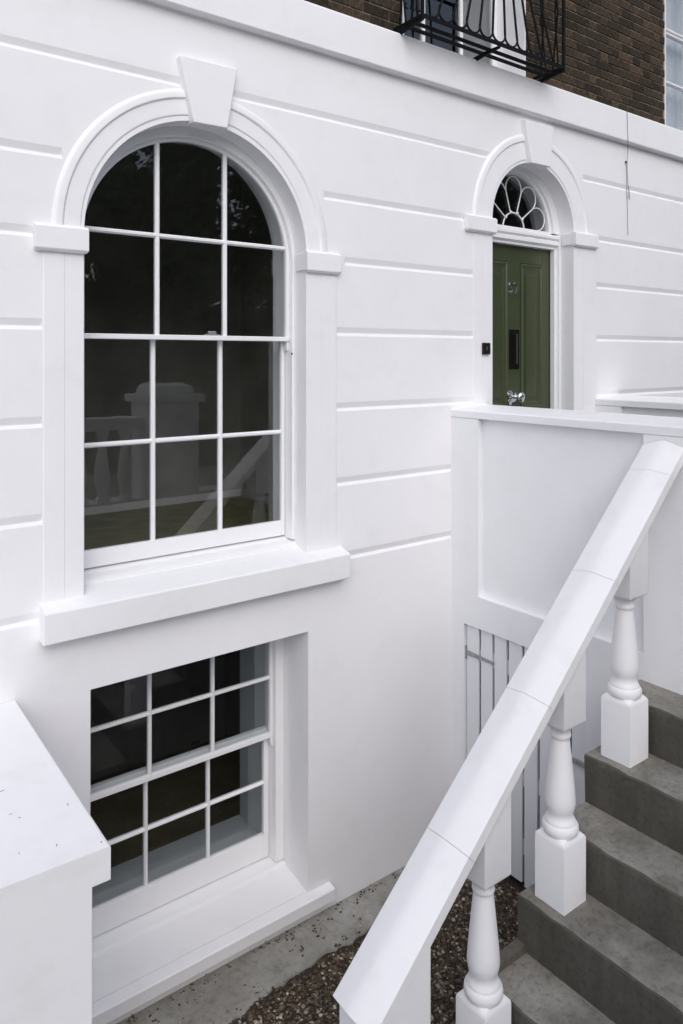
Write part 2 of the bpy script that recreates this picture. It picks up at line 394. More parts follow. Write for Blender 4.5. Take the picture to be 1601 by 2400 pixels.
def sash_rect(parent, x0, x1, z0, z1, y, xs, zs, bw=.024, stile=.034, top=.03, bot=.03, dep=.036, panes=True):
    """rectangular sash: glass from x0..x1, z0..z1 ; the timber lies outside those limits"""
    for a, b in ((x0-stile, x0), (x1, x1+stile)):
        hpart(MB().box(a, b, y, y+dep, z0-bot, z1+top), 'stile', M['wood'], None, .003, parent)
    hpart(MB().box(x0+.0005, x1-.0005, y+.0006, y+dep-.0006, z1, z1+top), 'top_rail', M['wood'], None, .003, parent)
    hpart(MB().box(x0+.0005, x1-.0005, y+.0006, y+dep-.0006, z0-bot, z0), 'bottom_rail', M['wood'], None, .003, parent)
    for x in xs: 
        mb = MB(); bar_v(mb, x, bw, y+.001, y+dep-.003, z0-.001, z1+.001); hpart(mb, 'glazing_bar', M['wood'], parent=parent)
    for z in zs:
        mb = MB(); bar_h(mb, z, bw, y+.0025, y+dep-.004, x0-.001, x1+.001); hpart(mb, 'glazing_bar', M['wood'], parent=parent)
    ex = [x0] + list(xs) + [x1]; ez = [z0] + list(zs) + [z1]
    if panes:
        for i in range(len(ex)-1):
            for j in range(len(ez)-1):
                e = .004 if True else 0
                pane(rect(ex[i]+e-.006, ex[i+1]-e+.006, ez[j]-.002, ez[j+1]+.002), y+.019+random.uniform(-.0004,.0004), parent)

# arched window
w1 = hempty('sash_window', 'arched sash window with twelve panes over stone sill')
y1, y2 = .155, .198
ax, az, ar = 1.887, .585, .628                # arch of the glass
gx0, gx1 = ax - ar, ax + ar
bars_x = (1.678, 2.097)
# box frame filling between masonry and sash
mb = MB(); N = 72
inn = [(gx0-.022, -1.128)] + [(ax + (ar+.022)*math.cos(math.pi - math.pi*i/N), az + (ar+.022)*math.sin(math.pi*i/N)) for i in range(N+1)] + [(gx1+.022, -1.128)]
out = [(WX-WR+.001, -1.128)] + [(WX + (WR-.001)*math.cos(math.pi - math.pi*i/N), WZ + (WR-.001)*math.sin(math.pi*i/N)) for i in range(N+1)] + [(WX+WR-.001, -1.128)]
mb.loft([[(o[0], y1-.03, o[1]), (i_[0], y1-.03, i_[1]), (i_[0], .26, i_[1]), (o[0], .26, o[1])] for o, i_ in zip(out, inn)])
hpart(mb, 'box_frame', M['wood'], 40, None, w1)
# upper sash
mb = MB(); ZM = .094
inn2 = [(gx0, ZM+.001)] + [(ax + ar*math.cos(math.pi - math.pi*i/N), az + ar*math.sin(math.pi*i/N)) for i in range(N+1)] + [(gx1, ZM+.001)]
out2 = [(gx0-.0215, ZM+.001)] + [(ax + (ar+.0215)*math.cos(math.pi - math.pi*i/N), az + (ar+.0215)*math.sin(math.pi*i/N)) for i in range(N+1)] + [(gx1+.0215, ZM+.001)]
mb.loft([[(o[0], y1, o[1]), (i_[0], y1, i_[1]), (i_[0], y1+.036, i_[1]), (o[0], y1+.036, o[1])] for o, i_ in zip(out2, inn2)])
hpart(mb, 'arched_stile', M['wood'], 40, None, w1)
hpart(MB().box(gx0-.018, gx1+.018, y1-.008, y1+.036, ZM-.001, ZM+.027), 'meeting_rail', M['wood'], None, .004, w1)
mb = MB(); mb.box(1.96, 2.06, y1-.004, y1+.02, ZM+.0275, ZM+.034); mb.box(1.985, 2.035, y1-.002, y1+.016, ZM+.034, ZM+.052); hpart(mb, 'sash_catch', M['galv'], None, .003, w1)
for x in bars_x:
    zt = az + math.sqrt(ar*ar - (x-ax)**2) + .006
    mb = MB(); bar_v(mb, x, .026, y1+.001, y1+.033, ZM+.026, zt); hpart(mb, 'glazing_bar', M['wood'], parent=w1)
ZB = .668
mb = MB(); bar_h(mb, ZB, .026, y1+.0025, y1+.032, gx0-.004, gx1+.004); hpart(mb, 'glazing_bar', M['wood'], parent=w1)
ex = [gx0-.004, *bars_x, gx1+.004]
for i in range(3):
    pane(rect(ex[i], ex[i+1], ZM+.02, ZB), y1+.018, w1)
    a, b = ex[i], ex[i+1]; pts = [(a, ZB), (b, ZB)]
    for k in range(25):
        x = b + (a-b)*k/24; q = (ar+.006)**2 - (x-ax)**2
        z = az + math.sqrt(max(q, 0.0001)); pts.append((x, max(z, ZB+.0005*(k+1))))
    pane(pts, y1+.018, w1)
# lower sash
sash_rect(w1, gx0+.006, gx1-.006, -1.022, .094, y2, (1.672, 2.090), (-.470,), .026, .024, .026, .092)
for s, x in ((0, gx0-.010), (0, gx1+.004)):                # sash horns
    hpart(MB().prism([(x, ZM-.001), (x+.016, ZM-.001), (x+.016, ZM-.04), (x+.011, ZM-.062), (x+.003, ZM-.055)], 'y', y1+.002, y1+.034), 'sash_horn', M['wood'], None, None, w1)
hpart(MB().box(2.530, 2.538, .118, .1245, .012, .022), 'bolt', M['black'], None, None, w1)

# basement window
w0 = hempty('sash_window', 'rectangular basement sash window with small panes')
ya, yb = .300, .345
mb = MB()
for a, b in ((1.2545, 1.2785), (2.5095, 2.5715)): mb.box(a, b, ya-.03, .40, -3.19, -1.6695)
mb.box(1.279, 2.509, ya-.0295, .40, -1.72, -1.6695); hpart(mb, 'box_frame', M['wood'], None, .003, w0)
bx = (1.695, 2.093)
sash_rect(w0, 1.300, 2.487, -2.378, -1.735, ya, bx, (-2.032,), .022, .022, .014, .032)
sash_rect(w0, 1.306, 2.470, -3.035, -2.398, yb, (1.690, 2.085), (-2.712,), .022, .036, .036, .150)
hpart(MB().prism([(2.490, -2.411), (2.508, -2.411), (2.508, -2.47), (2.500, -2.462), (2.492, -2.44)], 'y', ya+.002, ya+.034), 'sash_horn', M['wood'], None, None, w0)
hpart(MB().prism([(1.99, -2.345), (2.05, -2.345), (2.045, -2.330), (1.995, -2.330)], 'y', yb+.038, yb+.06), 'sash_catch', M['dark_metal'], None, .003, w0)
# deep inner lining of the basement window
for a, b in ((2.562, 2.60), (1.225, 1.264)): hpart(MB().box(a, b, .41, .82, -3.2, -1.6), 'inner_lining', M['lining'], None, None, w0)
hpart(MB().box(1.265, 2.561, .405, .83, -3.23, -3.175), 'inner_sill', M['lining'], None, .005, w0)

# rooms behind the glass
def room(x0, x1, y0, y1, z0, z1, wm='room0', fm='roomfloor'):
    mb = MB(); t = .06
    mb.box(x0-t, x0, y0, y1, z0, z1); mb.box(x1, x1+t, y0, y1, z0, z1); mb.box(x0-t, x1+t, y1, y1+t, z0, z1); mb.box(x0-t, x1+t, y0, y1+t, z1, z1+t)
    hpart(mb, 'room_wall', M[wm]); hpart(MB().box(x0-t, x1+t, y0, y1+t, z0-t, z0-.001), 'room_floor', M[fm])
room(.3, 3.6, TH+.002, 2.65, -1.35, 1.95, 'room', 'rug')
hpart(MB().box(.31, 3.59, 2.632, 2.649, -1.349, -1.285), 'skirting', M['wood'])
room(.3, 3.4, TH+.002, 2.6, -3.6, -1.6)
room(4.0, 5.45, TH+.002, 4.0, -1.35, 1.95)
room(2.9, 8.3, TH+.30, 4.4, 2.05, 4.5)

# ---- front door
door = hempty('front_door', 'olive green panelled front door')
dy = .200; dl, dr, db, dt = 4.232, 5.182, -1.285, .884
hpart(MB().box(dl, dr, dy+.012, dy+.05, db, dt), 'door_leaf', M['green'], None, None, door)
def raised(x0, x1, z0, z1, y, name='stile'):
    hpart(MB().box(x0, x1, y, dy+.0125, z0, z1), name, M['green'], None, .003, door)
raised(dl, 4.365, db, dt, dy); raised(5.055, dr, db, dt, dy); raised(4.625, 4.775, db, dt, dy-.0005)
for z0, z1 in ((.752, dt-.0005), (-.62, -.42), (db+.0005, -1.06)):
    raised(4.3655, 4.6245, z0, z1, dy, 'rail'); raised(4.7755, 5.0545, z0, z1, dy, 'rail')
def moulding(x0, x1, z0, z1):
    mb = MB(); wd = .05
    def fr(e, y): return [(x0+e, y, z0+e), (x1-e, y, z0+e), (x1-e, y, z1-e), (x0+e, y, z1-e)]
    rings = [fr(.002, dy+.0115), fr(.004, dy-.004), fr(.014, dy-.006), fr(.022, dy+.002), fr(.044, dy+.006), fr(.052, dy+.0115)]
    mb.loft(rings, caps=False); hpart(mb, 'panel_moulding', M['green'], None, None, door)
for x0, x1 in ((4.3655, 4.6245), (4.7755, 5.0545)):
    moulding(x0, x1, -.42, .752); moulding(x0, x1, -1.06, -.62)
    hpart(MB().box(x0+.075, x1-.075, dy+.004, dy+.0125, -.33, .66), 'raised_panel', M['green'], None, .004, door)
    hpart(MB().box(x0+.075, x1-.075, dy+.004, dy+.0125, -.99, -.69), 'raised_panel', M['green'], None, .004, door)
mb = MB().box(4.640, 4.756, dy-.010, dy-.0006, -.103, .216); hpart(mb, 'letter_plate', M['dark_metal'], None, .004, door)
hpart(MB().box(4.668, 4.722, dy-.016, dy-.0105, -.062, .180), 'letter_flap', M['dark_metal'], None, .004, door)
hpart(MB().box(4.702, 4.714, dy-.030, dy-.0165, -.062, .180), 'letter_pull', M['letter_pull'], None, .004, door)
def knob_mesh(x, z, r, ln):
    mb = MB(); prof = [(r*.95, 0), (r*.95, .006), (r*.35, .012), (r*.3, ln*.45), (r*.7, ln*.6), (r, ln*.78), (r*.85, ln*.93), (r*.3, ln), (.001, ln)]
    n = 24
    mb.loft([[(x + q*math.cos(2*math.pi*k/n), dy-.001-h, z + q*math.sin(2*math.pi*k/n)) for k in range(n)] for q, h in prof]); return mb
hpart(knob_mesh(4.685, -.322, .044, .105), 'door_knob', M['chrome'], 60, None, door)
hpart(knob_mesh(4.640, -.300, .030, .016), 'keyhole_cover', M['chrome'], 60, None, door)
hpart(knob_mesh(4.642, -.362, .024, .014), 'lock', M['chrome'], 60, None, door)
cu = bpy.data.curves.new('57', 'FONT'); cu.body = '57'; cu.size = .125; cu.extrude = .004; cu.bevel_depth = .0012; cu.align_x = 'CENTER'
to = bpy.data.objects.new('t', cu); COL.objects.link(to); bpy.context.view_layer.update()
tm = bpy.data.meshes.new_from_object(to.evaluated_get(bpy.context.evaluated_depsgraph_get())); bpy.data.objects.remove(to)
tm.transform(Matrix.Translation((4.690, dy-.006, .50)) @ Matrix.Rotation(R(90), 4, 'X')); tm.materials.clear()
fix(link('house_number', tm, M['chrome'], door))
# frame, transom and fanlight
mb = MB(); mb.box(4.2245, 4.2315, .125, .26, -1.285, 1.02); mb.box(5.1825, 5.2025, .125, .26, -1.285, 1.02); mb.box(5.150, 5.182, .150, dy-.006, -1.285, .884)
hpart(mb, 'door_frame', M['wood'], None, .003)
mb = MB().prism([(.25,.885), (.152,.885), (.150,.902), (.128,.918), (.128,.946), (.140,.954), (.120,.968), (.120,.990), (.155,1.006), (.25,1.006)], 'x', 4.232, 5.182)
hpart(mb, 'transom', M['wood'], None, .002)
fan = hempty('fanlight', 'semicircular fanlight with petal glazing bars')
fx, fz, fr_ = 4.690, 1.020, .424; fy = .195
mb = MB()
inn = [(fx + fr_*math.cos(math.pi - math.pi*i/N), fz + fr_*math.sin(math.pi*i/N)) for i in range(N+1)]
out = [(DX + (DR-.001)*math.cos(math.pi - math.pi*i/N), DZ + (DR-.001)*math.sin(math.pi*i/N)) for i in range(N+1)]
mid = [(fx + (fr_+.022)*math.cos(math.pi - math.pi*i/N), fz + (fr_+.020)*math.sin(math.pi*i/N)) for i in range(N+1)]
mb.loft([[(o[0], .135, o[1]), (m_[0], .150, m_[1]), (m_[0], .172, m_[1]), (i_[0], .178, i_[1]), (i_[0], .235, i_[1]), (o[0], .235, o[1])] for o, m_, i_ in zip(out, mid, inn)])
hpart(mb, 'arched_frame', M['wood'], 40, None, fan)
hpart(MB().box(fx-fr_-.02, fx+fr_+.02, .172, .235, 1.0065, 1.030), 'bottom_rail', M['wood'], None, .003, fan)
def tub(path, r, name, parent, mat='wood'):
    return hpart(MB().tube(path, r, 6), name, M[mat], 60, None, parent)
tub([(fx + .125*math.cos(math.pi*i/20), fy, fz + .01 + .115*math.sin(math.pi*i/20)) for i in range(21)], .0065, 'glazing_bar', fan)
angs = [math.pi*(k+.5)/5 for k in range(5)]; spk = [math.pi*k/5 for k in range(1, 5)]
for a in spk:
    tub([(fx + t*math.cos(a), fy+.001, fz + .01 + t*math.sin(a)) for t in (.118, .30)], .0055, 'glazing_bar', fan)
    mb = MB().lathe([(.001,-.012),(.010,-.008),(.012,0),(.010,.008),(.001,.012)], (fx + .122*math.cos(a), fy-.006, fz+.01+.122*math.sin(a)), 10); hpart(mb, 'rosette', M['wood'], 60, None, fan)
edges = [0.0] + spk + [math.pi]
for k in range(5):                           # petal heads between neighbouring spokes
    a0, a1 = edges[k], edges[k+1]; r0 = .30 if k > 0 else .30
    pts = []
    for i in range(15):
        t = i/14; a = a0 + (a1-a0)*t; rr = .30 + (.405-.30)*math.sin(math.pi*t)**.62
        if (k == 0 and t < .06) or (k == 4 and t > .94): pass
        pts.append((fx + rr*math.cos(a), fy+.002, max(fz+.012, fz + .01 + rr*math.sin(a))))
    tub(pts, .0055, 'glazing_bar', fan)
pts = [(fx-fr_-.006, fz), (fx+fr_+.006, fz)] + arcpts(fx, fz+.001, fr_+.006, 0, math.pi, 40)
pane(pts, fy+.012, fan)
# bell push on the pilaster
hpart(MB().box(4.100, 4.178, -.022, -.0065, .016, .100), 'doorbell', M['black'], None, .003)
hpart(MB().box(4.131, 4.146, -.0255, -.0222, .048, .070), 'bell_button', M['chrome'], None, .002)

# ---- brick storey
bw = hempty('brick_wall', 'dark sooty brickwork of the upper storey')
mb = MB()
for x0, x1, z0, z1 in ((-1.5, 3.355, 2.061, 6), (4.622, 6.622, 2.061, 6), (7.95, 8.6, 2.061, 6), (3.355, 4.622, 4.5, 6), (6.622, 7.95, 4.5, 6)):
    mb.box(x0, x1, .027, TH-.002, z0, z1)
hpart(mb, 'mortar_bed', M['mortar'], parent=bw)
CH, J = .0762, .0105
rb = random.Random(11); variants = {}
def brick_mesh(ln, k):
    key = (round(ln, 4), k)
    if key not in variants:
        r_ = random.Random(hash(key) & 0xffff); hx, hz = ln/2, (CH-J)/2; b = MB()
        j = lambda s: r_.uniform(-s, s)*1.3
        fr = [(-hx+.003+j(.002), 0, -hz+.003+j(.002)), (hx-.003+j(.002), 0, -hz+.003+j(.002)), (hx-.003+j(.002), 0, hz-.003+j(.002)), (-hx+.003+j(.002), 0, hz-.003+j(.002))]
        md = [(-hx+j(.001), .004, -hz+j(.001)), (hx+j(.001), .004, -hz+j(.001)), (hx+j(.001), .004, hz+j(.001)), (-hx+j(.001), .004, hz+j(.001))]
        bk = [(p[0], .03, p[2]) for p in md]
        b.loft([bk, md, fr]); me = b.mesh('brick'); me.materials.append(M['brick']); variants[key] = me
    return variants[key]
far = MB()
def lay(xa, xb, z, row):
    x = xa; k = row % 2; first = True
    while x < xb - .03:
        ln = (.215 if k else .1025); 
        if first and row % 2: ln = .215 - .05625; 
        first = False
        ln = min(ln, xb - x); c = (x + ln/2, .019 + rb.uniform(-.002, .002), z + CH/2)
        if ln > .03:
            if in_view(c, 24) and z > 2.02:
                o = bpy.data.objects.new('brick', brick_mesh(round(ln-.0, 3), rb.randint(0, 3))); COL.objects.link(o); o.parent = bw
                o.matrix_parent_inverse = bw.matrix_world.inverted(); o.location = c
                o.rotation_euler = (0, R(rb.uniform(-.5, .5)), R(rb.uniform(-.5, .5)))
            else:
                far.box(c[0]-ln/2, c[0]+ln/2, c[1]+rb.uniform(0,.001), .03, z+J/2, z+CH-J/2)
        x += ln + .0055; k ^= 1
for row in range(17):
    z = 2.068 + row*CH
    for xa, xb in ((1.6, 3.352), (4.626, 6.618)): lay(xa, xb, z, row)
tag(fix(far.build('brick_courses', M['brick'], bw)), kind='stuff')

# first-floor windows
def upper_window(label, x0, x1, yg, xs, zs, z0=2.06, z1=4.4):
    wn = hempty('sash_window', label)
    mb = MB(); mb.box(x0-.013, x0, .016, .66, z0, z1); mb.box(x1, x1+.013, .016, .66, z0, z1); mb.box(x0-.013, x1+.013, .016, .66, z1, z1+.05)
    hpart(mb, 'reveal', M['stucco'], None, None, wn)
    hpart(MB().box(x0+.001, x1-.001, -.03, yg+.06, z0-.03, z0+.055), 'sill', M['sillw'], None, .006, wn)
    sash_rect(wn, x0+.055, x1-.055, z0+.11, z1-.06, yg, xs, zs, .030, .054, .058, .054, .04)
    return wn
upper_window('tall first floor window behind the iron balcony', 3.368, 4.608, .29, (3.812, 4.212), (3.05, 3.80))
w3 = upper_window('first floor window at the right edge above the door', 6.635, 7.935, .055, (7.07, 7.50), (2.60, 3.06, 3.10, 3.60))

mb = MB(); nn = 120
row = [(6.70 + 1.17*i/nn, .200 + .014*math.sin(i*.55) + .006*math.sin(i*1.31)) for i in range(nn+1)]
mb.loft([[(x, y, z) for x, y in row] + [(x, y+.003, z) for x, y in reversed(row)] for z in (2.12, 4.35)])
hpart(mb, 'net_curtain', M['net'], 60, None, w3)
# balcony railing
bal = hempty('balcony_railing', 'black wrought iron window balcony')
bx0, bx1, by, bz0 = 3.272, 4.716, -.262, 2.160
for y, z, h in ((by, 2.166, .026), (-.178, 2.150, .024), (-.104, 2.150, .024)):
    hpart(MB().box(bx0, bx1, y-.007, y+.007, z-h/2, z+h/2), 'bottom_rail', M['iron'], None, .002, bal)
hpart(MB().box(bx0, bx1, by-.009, by+.009, 3.05, 3.075), 'top_rail', M['iron'], None, .002, bal)
for x in (bx0, 3.995, bx1):
    hpart(MB().prism([(.05, 2.100), (.05, 2.135), (-.14, 2.152), (by-.008, 2.152), (by-.008, 2.135), (-.14, 2.124)], 'x', x-.009, x+.009), 'bracket', M['iron'], None, .002, bal)
for x in (bx0, bx1):
    hpart(MB().box(x-.010, x+.010, by-.010, by+.010, 2.14, 3.08), 'corner_post', M['iron'], None, .003, bal)
    hpart(MB().box(x-.007, x+.007, by, .02, 3.05, 3.075), 'top_rail', M['iron'], None, .002, bal)
    hpart(MB().box(x-.007, x+.007, by, .02, 2.156, 2.178), 'bottom_rail', M['iron'], None, .002, bal)
    for y, ln in ((-.215, .03), (-.160, -.05), (-.105, .05), (-.050, -.03)):
        tub([(x, y, 2.17), (x, y+ln, 2.6), (x, y, 3.06)], .0075, 'bar', bal, 'iron')
xc = (bx0+bx1)/2; sp = .128
for k in range(-5, 6):
    xb = xc + .0 + (k+.5)*sp if k < 5 else None
    if xb is None or abs(xb-xc) > .66: continue
    lean = -.85*(xb-xc) if abs(xb-xc) < .45 else -.42*math.copysign(1, xb-xc)
    lean *= .9
    path = [(xb + lean*(z-2.235), by, z) for z in (2.235, 2.40, 2.55)] + [(xb + lean*.28 + lean*.25*(z-2.55), by, z) for z in (2.8, 3.06)]
    mb = MB().tube(path, .0085, 7)
    for s in (-1, 1):
        arc = [(xb + s*sp/2*(1-math.cos(t)), by, 2.235 - .058*math.sin(t)) for t in [math.pi/2*i/7 for i in range(8)]]
        mb.tube([(xb + lean*.02, by, 2.27)] + arc, .0075, 7)
    hpart(mb, 'bar', M['iron'], 60, None, bal)
mb = MB()                                     # leaf scrolls on the left side panel
for i in range(8):
    zz = 2.20 + .03*i; mb.tube([(bx0, -.24+.06*(i % 3), zz), (bx0, -.20+.05*(i % 3), zz+.02), (bx0, -.21+.05*(i % 3), zz+.045)], .006, 6)
hpart(mb, 'scroll', M['iron'], 60, None, bal)

# loose cable hanging on the facade
mb = MB()
mb.tube([(5.868, -.064, 2.16), (5.874, -.064, 1.98), (5.884, -.063, 1.86), (5.902, -.050, 1.80), (5.952, -.012, 1.70), (5.960, -.008, 1.60), (5.968, -.009, 1.52), (5.990, -.010, 1.44), (5.995, -.009, 1.38)], .0021, 6)
mb.tube([(5.948, -.010, 1.70), (5.950, -.007, 1.55), (5.952, -.006, 1.42), (5.966, -.008, 1.385), (5.980, -.008, 1.40), (5.972, -.008, 1.50)], .0015, 6)
mb.tube([(5.953, -.008, 1.42), (5.964, -.006, 1.36), (5.968, -.005, 1.20), (5.976, -.005, 1.065)], .0018, 6)
mb.box(5.934, 5.950, -.016, -.001, 1.695, 1.712)
tag(mb.build('hanging_cable', M['cable'], None, 60), 'thin loose black cable hanging down the white wall right of the door', 'cable')

# ------------------------------------------------------------------ landing with its parapets
PX = 3.795; LZ = -1.285
land = empty('entrance_landing', 'white panelled parapet and landing in front of the green door', 'landing', (4.6, -.9, GZ))
def lpart(mb, name, mat, bevel=None, parent=None, smooth=None): return fix(mb.build(name, mat, parent or land, smooth, bevel))
YE = -1.765
mb = MB()
mb.box(PX, 4.13, -.25, .02, -1.846, -.425)                        # stile against the house
mb.box(PX+.0004, 4.1295, -.120, .019, GZ-.05, -1.8455)
mb.box(PX, 4.13, YE, -1.464, GZ-.05, -.425)                         # end pier
mb.box(PX+.045, 4.128, -1.4645, -.2495, -1.70, -.424)               # recessed panel
mb.box(PX+.0005, 4.127, -1.4645, -.2495, -1.845, -1.632)            # beam over the gate
mb.box(PX+.0005, 4.127, -1.4645, -1.095, GZ-.05, -1.8445)           # right jamb
lpart(mb, 'parapet_wall', M['stucco'])
lpart(MB().prism([(PX-.004, -.4245), (PX-.004, -.376), (PX+.004, -.369), (4.15, -.350), (4.15, -.4245)], 'y', YE-.01, .018), 'coping', M['sillw'], .004)
mb = MB(); QX = 5.495                                                # far parapet: its panelled face looks back at the camera
mb.box(QX, 5.83, -.24, -.002, -2.4, -.409); mb.box(QX, 5.83, YE, -1.46, -2.4, -.409); mb.box(QX+.04, 5.828, -1.4605, -.2395, -2.4, -.408); mb.box(QX+.0005, 5.827, -1.4605, -.2395, -2.4, -1.2)
lpart(mb, 'parapet_wall', M['stucco'])
lpart(MB().prism([(QX-.004, -.4085), (QX-.004, -.358), (QX+.004, -.351), (5.85, -.330), (5.85, -.4085)], 'y', YE-.01, -.0025), 'coping', M['sillw'], .004)
lpart(MB().box(4.062, 5.494, -3.0, -.004, LZ-.16, LZ), 'landing_slab', M['step'], .006)
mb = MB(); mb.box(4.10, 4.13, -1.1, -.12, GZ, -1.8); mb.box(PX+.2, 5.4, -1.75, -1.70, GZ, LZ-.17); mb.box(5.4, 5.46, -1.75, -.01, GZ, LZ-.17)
lpart(mb, 'vault_wall', M['void_shade'])

# gate under the landing
gate = empty('vault_gate', 'white vertical board gate with steel strap hinges under the landing', 'gate', (3.82, -.6, GZ))
def gpart(mb, name, mat, bevel=None): return fix(mb.build(name, mat, gate, None, bevel))
yy = -.126; k = 0; G0 = GZ+.035
bounds = [-.126, -.248, -.367, -.489, -.617, -.738, -.858, -.975, -1.091]
for i in range(8):
    a, b = bounds[i], bounds[i+1]
    gpart(MB().box(PX+.020+random.uniform(0,.002), PX+.040, b+.0095, a-.0095 if i else a-.002, G0+random.uniform(-.008,.008), -1.852-random.uniform(0,.004)), 'board', M['boards'], .003)
for z in (-2.045, -2.72, -3.16):
    gpart(MB().box(PX+.041, PX+.062, -1.088, -.13, z-.045, z+.045), 'ledge', M['boards'])
gpart(MB().box(PX+.012, PX+.0195, -.132, -.118, -2.092, -1.998), 'hinge_plate', M['galv'], .002)
gpart(MB().loft([[(PX+.0125, -.133, -2.045-.017), (PX+.0125, -.133, -2.045+.017), (PX+.019, -.133, -2.045+.017), (PX+.019, -.133, -2.045-.017)],
                 [(PX+.0125, -.378, -2.045-.009), (PX+.0125, -.378, -2.045+.009), (PX+.019, -.378, -2.045+.009), (PX+.019, -.378, -2.045-.009)]]), 'strap_hinge', M['galv'], .002)
gpart(MB().box(PX+.006, PX+.0185, -1.090, -.930, -2.432, -2.402), 'strap_hinge', M['galv'], .002)

# ------------------------------------------------------------------ stair and balustrade
RISE, GO = .2455, .2600
T1X, T1Z = 3.287, -2.024
stair = empty('entrance_stair', 'worn grey concrete steps rising to the landing', 'steps', (2.7, -2.2, GZ))
YS, YO = -1.447, -3.0
rs = random.Random(5)
def step_mesh(x0, x1, z0, z1):
    """one step, subdivided so that its nosing can be worn"""
    bm = bmesh.new(); ny = 26; nx = 5; W_ = []
    def e(j): return .0045*math.sin(j*1.7+x0*9) + rs.uniform(-.0035, .0035)
    mb = MB(); prof_rows = []
    for j in range(ny+1):
        y = YS + (YO-YS)*j/ny; a = e(j); c = e(j+3)*.8
        prof_rows.append([(x0+.004, y, z0), (x0+a*.5, y, z1-.03), (x0+a+.001, y, z1-.008-abs(c)*.4), (x0+a+.007, y, z1-.0006+c*.2), (x0+.05, y, z1+c*.25), (x1, y, z1+.001), (x1, y, z0)])
    mb.loft(prof_rows); return mb
for i in range(-3, 7):
    i0 = i
    z = T1Z - RISE*(i-1); x = T1X - GO*(i-1)
    if i < 0:
        continue
    x1 = PX+.02 if i == 0 else x + GO + .03
    zb = max(z - RISE - .03, GZ-.05)
    o = fix(step_mesh(x, x1, zb, z).build('step', M['step'], stair)); o.data.materials.append(M['tread'])
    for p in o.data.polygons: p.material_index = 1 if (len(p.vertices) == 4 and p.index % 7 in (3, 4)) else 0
# upper steps beside the pier, and the solid core below
mb = MB().box(3.80, 4.062, YO, YE-.004, -1.80, T1Z+2*RISE); fix(mb.build('step', M['step'], stair, None, .006))
mb = MB()
for i in range(0, 7):
    z = T1Z - RISE*(i-1); x = T1X - GO*(i-1)
    mb.box(x+.05, PX+.0 if i == 0 else x+GO+.05, YO+.002, YS-.003, GZ-.06, z-RISE-.02 if z-RISE-.02 > GZ else GZ-.01)
fix(mb.build('stair_core', M['step'], stair))
fix(MB().loft([[(2.51, YS-.055, T1Z-3*RISE-.02), (2.51, YS+.012, T1Z-3*RISE-.02), (2.51, YS+.008, T1Z-3*RISE+.030), (2.51, YS-.040, T1Z-3*RISE+.026)],
               [(2.774, YS-.055, T1Z-3*RISE-.02), (2.774, YS+.012, T1Z-3*RISE-.02), (2.774, YS+.008, T1Z-3*RISE+.040), (2.774, YS-.040, T1Z-3*RISE+.036)]]).build('mortar_fillet', M['step'], stair, None, .008))

blu = empty('stair_balustrade', 'white stone balustrade with sloping handrail and turned balusters beside the steps', 'balustrade', (2.7, -1.58, GZ))
SL = .917; th = math.atan(SL); dv = Vector((math.cos(th), 0, math.sin(th))); nv = Vector((-math.sin(th), 0, math.cos(th)))
yc, hw = -1.582, .118
def rail_z(x): return -.481 + SL*(x-3.795)
prof = []
for i in range(9):
    t = -1 + 2*i/8; prof.append((yc + hw*t, .0 + .026*(1-abs(t)**1.22)))
prof = [(yc-hw+.004, -.052), (yc-hw, -.046), (yc-hw, -.004)] + [(p[0], p[1]) for p in prof[0:]] + [(yc+hw, -.004), (yc+hw, -.046), (yc+hw-.004, -.052)]
def rail_stone(xa, xb, vert_end=False):
    A = Vector((xa, 0, rail_z(xa))); B = Vector((xb, 0, rail_z(xb))); rings = []
    for P, s in ((A, .0005), (B, -.0005)):
        rings.append([Vector((P.x, 0, P.z)) + dv*s + nv*h + Vector((0, y, 0)) for y, h in prof])
    if vert_end:                              # butt against the vertical pier
        rings[1] = [(3.7935, p[1], p[2] + (3.7935-p[0])*SL) for p in [tuple(q) for q in rings[1]]]
    return MB().loft(rings)
js = [1.680, 2.172, 2.668, 3.162, 3.655]
for i in range(5):
    o = rail_stone(js[i], js[i+1] if i < 4 else 3.80, i == 4)
    fix(o.build('rail_stone', M['sillw'], blu, 30))
under = lambda x: rail_z(x) - .052/math.cos(th)
mb = MB()                                     # newel under the foot of the rail
x0, x1 = 1.712, 1.966; ya_, yb_ = yc-hw+.0015, yc+hw-.0015
mb.loft([[(x0,ya_,GZ-.02),(x1,ya_,GZ-.02),(x1,yb_,GZ-.02),(x0,yb_,GZ-.02)], [(x0,ya_,under(x0)+.004),(x1,ya_,under(x1)+.004),(x1,yb_,under(x1)+.004),(x0,yb_,under(x0)+.004)]])
fix(mb.build('newel', M['stucco'], blu))
def sq(h, n=32):
    pts = []
    for k in range(n):
        a = 2*math.pi*k/n; c, s_ = math.cos(a), math.sin(a); m_ = max(abs(c), abs(s_)); pts.append((h*c/m_, h*s_/m_))
    return pts
def circ(r, n=32): return [(r*math.cos(2*math.pi*k/n), r*math.sin(2*math.pi*k/n)) for k in range(n)]
